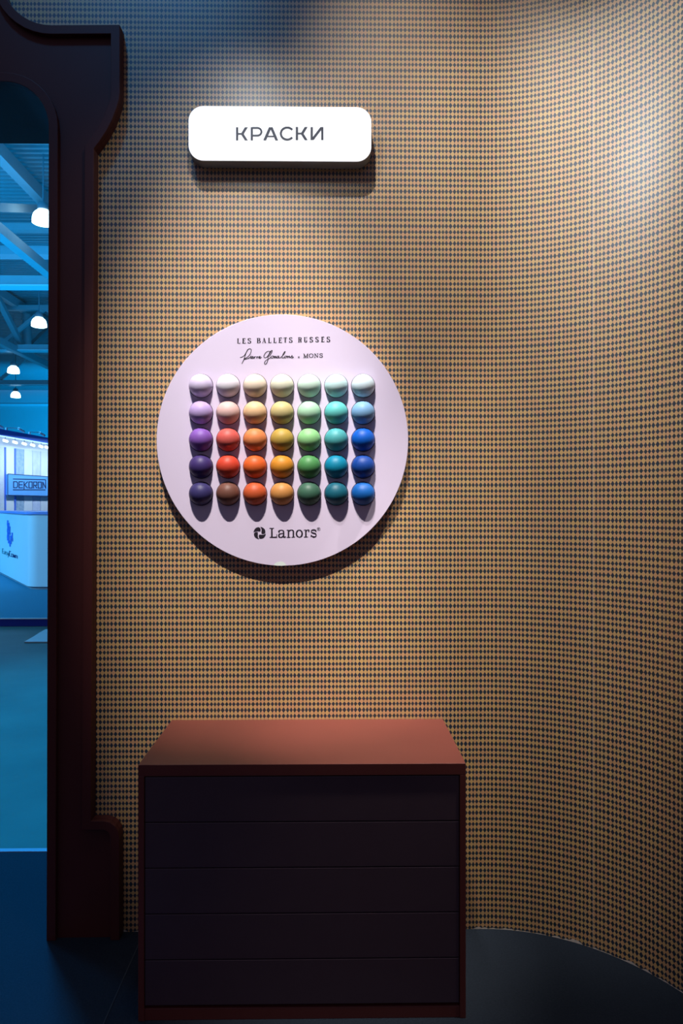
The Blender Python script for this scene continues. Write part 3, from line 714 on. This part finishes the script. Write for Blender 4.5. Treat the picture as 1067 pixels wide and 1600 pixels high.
for x in (5.8, 21.3):
    a, ka = line_hit(x, 0.0); m_ = MB(); wall_slab(m_, a-WDIR*0.02, a+WDIR*0.02, 0.101, 2.79, 0.05)
    tag(m_.build('panel_divider', FASCIA, loc=(a.x, a.y, 0.10)), 'narrow blue divider strip between sample panels, ' + ('right of the ribbed panel' if x < 10 else 'left of the mottled panel'), 'divider strip')
# overhanging fascia with its row of spots
fa, fb = ray(0, 790)*14.2, ray(73, 790)*16.0
FA = Vector((fa.x, fa.y)); FD = (Vector((fb.x, fb.y))-FA).normalized(); FN = Vector((FD.y, -FD.x))
zf0 = EYE+110*14.2/F; zf1 = EYE+120*14.2/F
fo = thing('stand_fascia', (FA.x, FA.y, zf0), 'blue fascia band along the top of the opposite stand', 'fascia')
def fslab(mb, s0_, s1_, z0, z1, n0, n1):
    pts = [FA+FD*s0_+FN*n0, FA+FD*s1_+FN*n0, FA+FD*s1_+FN*n1, FA+FD*s0_+FN*n1]
    return mb.prism([(p.x, p.y) for p in pts], lambda x, y_, d: (x, y_, d), z0, z1)
fslab(MB(), -4.5, 6, zf0, zf1, -0.06, 0.0).build('band', FASCIA, fo)
LEDGE = fslab(MB(), -4.5, 6, zf0-0.018, zf0, -0.06, 0.012)
fslab(MB(), -4.5, 6, zf1-0.02, zf1, -0.9, -0.06).build('canopy', LAMPBODY, fo)
def f_hit(px):
    r = ray(px, 790); rr = Vector((r.x, r.y)); den = rr.x*FD.y-rr.y*FD.x
    return rr*((FA.x*FD.y-FA.y*FD.x)/den)
SIGNGLOW = mat('led_strip', (0.8, 0.85, 0.9), 0.4, 0.3, 0.02, emit=(0.25, 0.6, 1.0), estr=1.1)
GLOW2 = mat('spot_lens', (0.9, 0.9, 0.9), 0.4, 0.3, 0.02, emit=(0.6, 0.85, 1.0), estr=4.0)
LEDGE.build('light_strip', SIGNGLOW, fo)
for i, x in enumerate((8.5, 23.5, 38, 51, 64, 73.2)):
    p = f_hit(x); z = zf0-0.10
    t = thing('track_spot', (p.x, p.y, z), ('small bright spotlight under the blue fascia, ' + ['leftmost', 'second from left', 'third from left', 'fourth from left', 'fifth from left', 'rightmost beside the post'][i]), 'spotlight', 'spotlights under the fascia')
    d3 = Vector((FD.x, FD.y, -0.12))
    q = Vector((p.x, p.y, z))
    MB().tube(q-d3*0.06, q+d3*0.06, 0.026, 12).build('lens_tube', GLOW2, t, smooth=True)
    MB().tube(q+Vector((0,0,0.02)), Vector((p.x, p.y, zf0-0.01)), 0.012, 8).build('stem', LAMPBODY, t)
for i, (xa, xb) in enumerate(((-26, -5), (10, 29), (46, 62))):
    p = f_hit(xa); q = f_hit(xb)
    t = thing('arm_spotlight', (p.x, p.y, zf1), 'thin white arm light standing on top of the blue fascia, ' + ['mostly left of the view', 'middle one', 'right one beside the post'][i], 'arm light', 'arm lights on the fascia')
    A3 = Vector((p.x, p.y, zf1)); B3 = Vector((q.x, q.y, zf1+0.085))
    MB().tube(A3, A3+Vector((0,0,0.05)), 0.025, 10).build('foot', METALTRIM, t)
    MB().tube(A3+Vector((0,0,0.05)), B3, 0.008, 8).build('arm', METALTRIM, t)
    MB().tube(B3, B3+Vector((FD.x*0.20, FD.y*0.20, -0.05)), 0.028, 10).build('lamp_head', METALTRIM, t)
WASH = (0.55, 0.78, 1.0)
mid = FA+FD*1.2+FN*0.45
area('fascia_wash', (mid.x, mid.y, zf0-0.12), (mid.x-WN.x*0.6, mid.y-WN.y*0.6, 1.5), 60, WASH, 4.0, 0.1)
# name board on the display wall
NB = 0.10
def nb_pt(px, py, off):
    h, kk = line_hit(px, off); return h, kk, EYE-(py-HY)/F*kk
hA, kA, zA = nb_pt(12.4, 773.2, NB); _, _, zA2 = nb_pt(12.4, 741, NB); hB, kB, _ = nb_pt(80, 773, NB)
nbt = thing('name_board', (hA.x, hA.y, zA), 'blue name board reading DEKORON on the display wall', 'sign')
m_ = MB(); wall_slab(m_, hA, hB, zA, zA2, -0.06); m_.build('board', SIGNBLUE, nbt)
m_ = MB(); wall_slab(m_, hA-WDIR*0.012, hB, zA-0.022, zA, 0.006); wall_slab(m_, hA-WDIR*0.012, hB, zA2, zA2+0.014, 0.006); wall_slab(m_, hA-WDIR*0.016, hA, zA, zA2, 0.006)
m_.build('frame', NAVYINK, nbt)
m_ = MB(); wall_slab(m_, hA+WDIR*0.1-WN*0.061, hA+WDIR*0.2-WN*0.061, zA+0.03, zA2-0.03, -0.008); m_.build('bracket', LAMPBODY, nbt)
m_ = MB(); wall_slab(m_, hB-WDIR*0.3-WN*0.061, hB-WDIR*0.2-WN*0.061, zA+0.03, zA2-0.03, -0.008); m_.build('bracket', LAMPBODY, nbt)
DK = {'D':[[(0,0),(0,1),(.75,1),(1,.8),(1,.2),(.75,0),(0,0)]], 'E':[[(1,1),(0,1),(0,0),(1,0)],[(0,.5),(.9,.5)]], 'K':[[(0,1),(0,-.3)],[(1,1),(.15,.5),(1,0)]], 'O':[[(0,0),(0,1),(1,1),(1,0),(0,0)]],
      'R':[[(0,0),(0,1),(1,1),(1,.45),(0,.45)],[(.4,.45),(1,0)]], 'N':[[(0,0),(0,1),(1,0),(1,1.35)]]}
m_ = MB()
def nb_stroke(a, b, th):
    a = Vector(a); b = Vector(b); d = (b-a).normalized(); n = Vector((-d.y, d.x))*th/2
    vs_ = []
    for p in (a-n-d*th*.4, b-n+d*th*.4, b+n+d*th*.4, a+n-d*th*.4):
        h, kk, z = nb_pt(p.x, p.y, NB+0.003); vs_.append((h.x, h.y, z))
    m_.add(vs_, [(0,1,2,3)])
x = 21.3
for chx, w_ in zip('DEKORON', (6.2, 5.6, 5.4, 5.0, 5.0, 4.8, 4.6)):
    for pts in DK[chx]:
        P = [(x+p[0]*w_, 762.0+0.016*(x-20)-p[1]*9.4) for p in pts]
        for i in range(len(P)-1): nb_stroke(P[i], P[i+1], 1.5)
    x += w_+2.25
nb_stroke((20.8, 748.4), (70.6, 749.6), 1.5); nb_stroke((20.8, 765.3), (70.6, 765.4), 1.5)
m_.build('lettering', NAVYINK, nbt, fix=False)
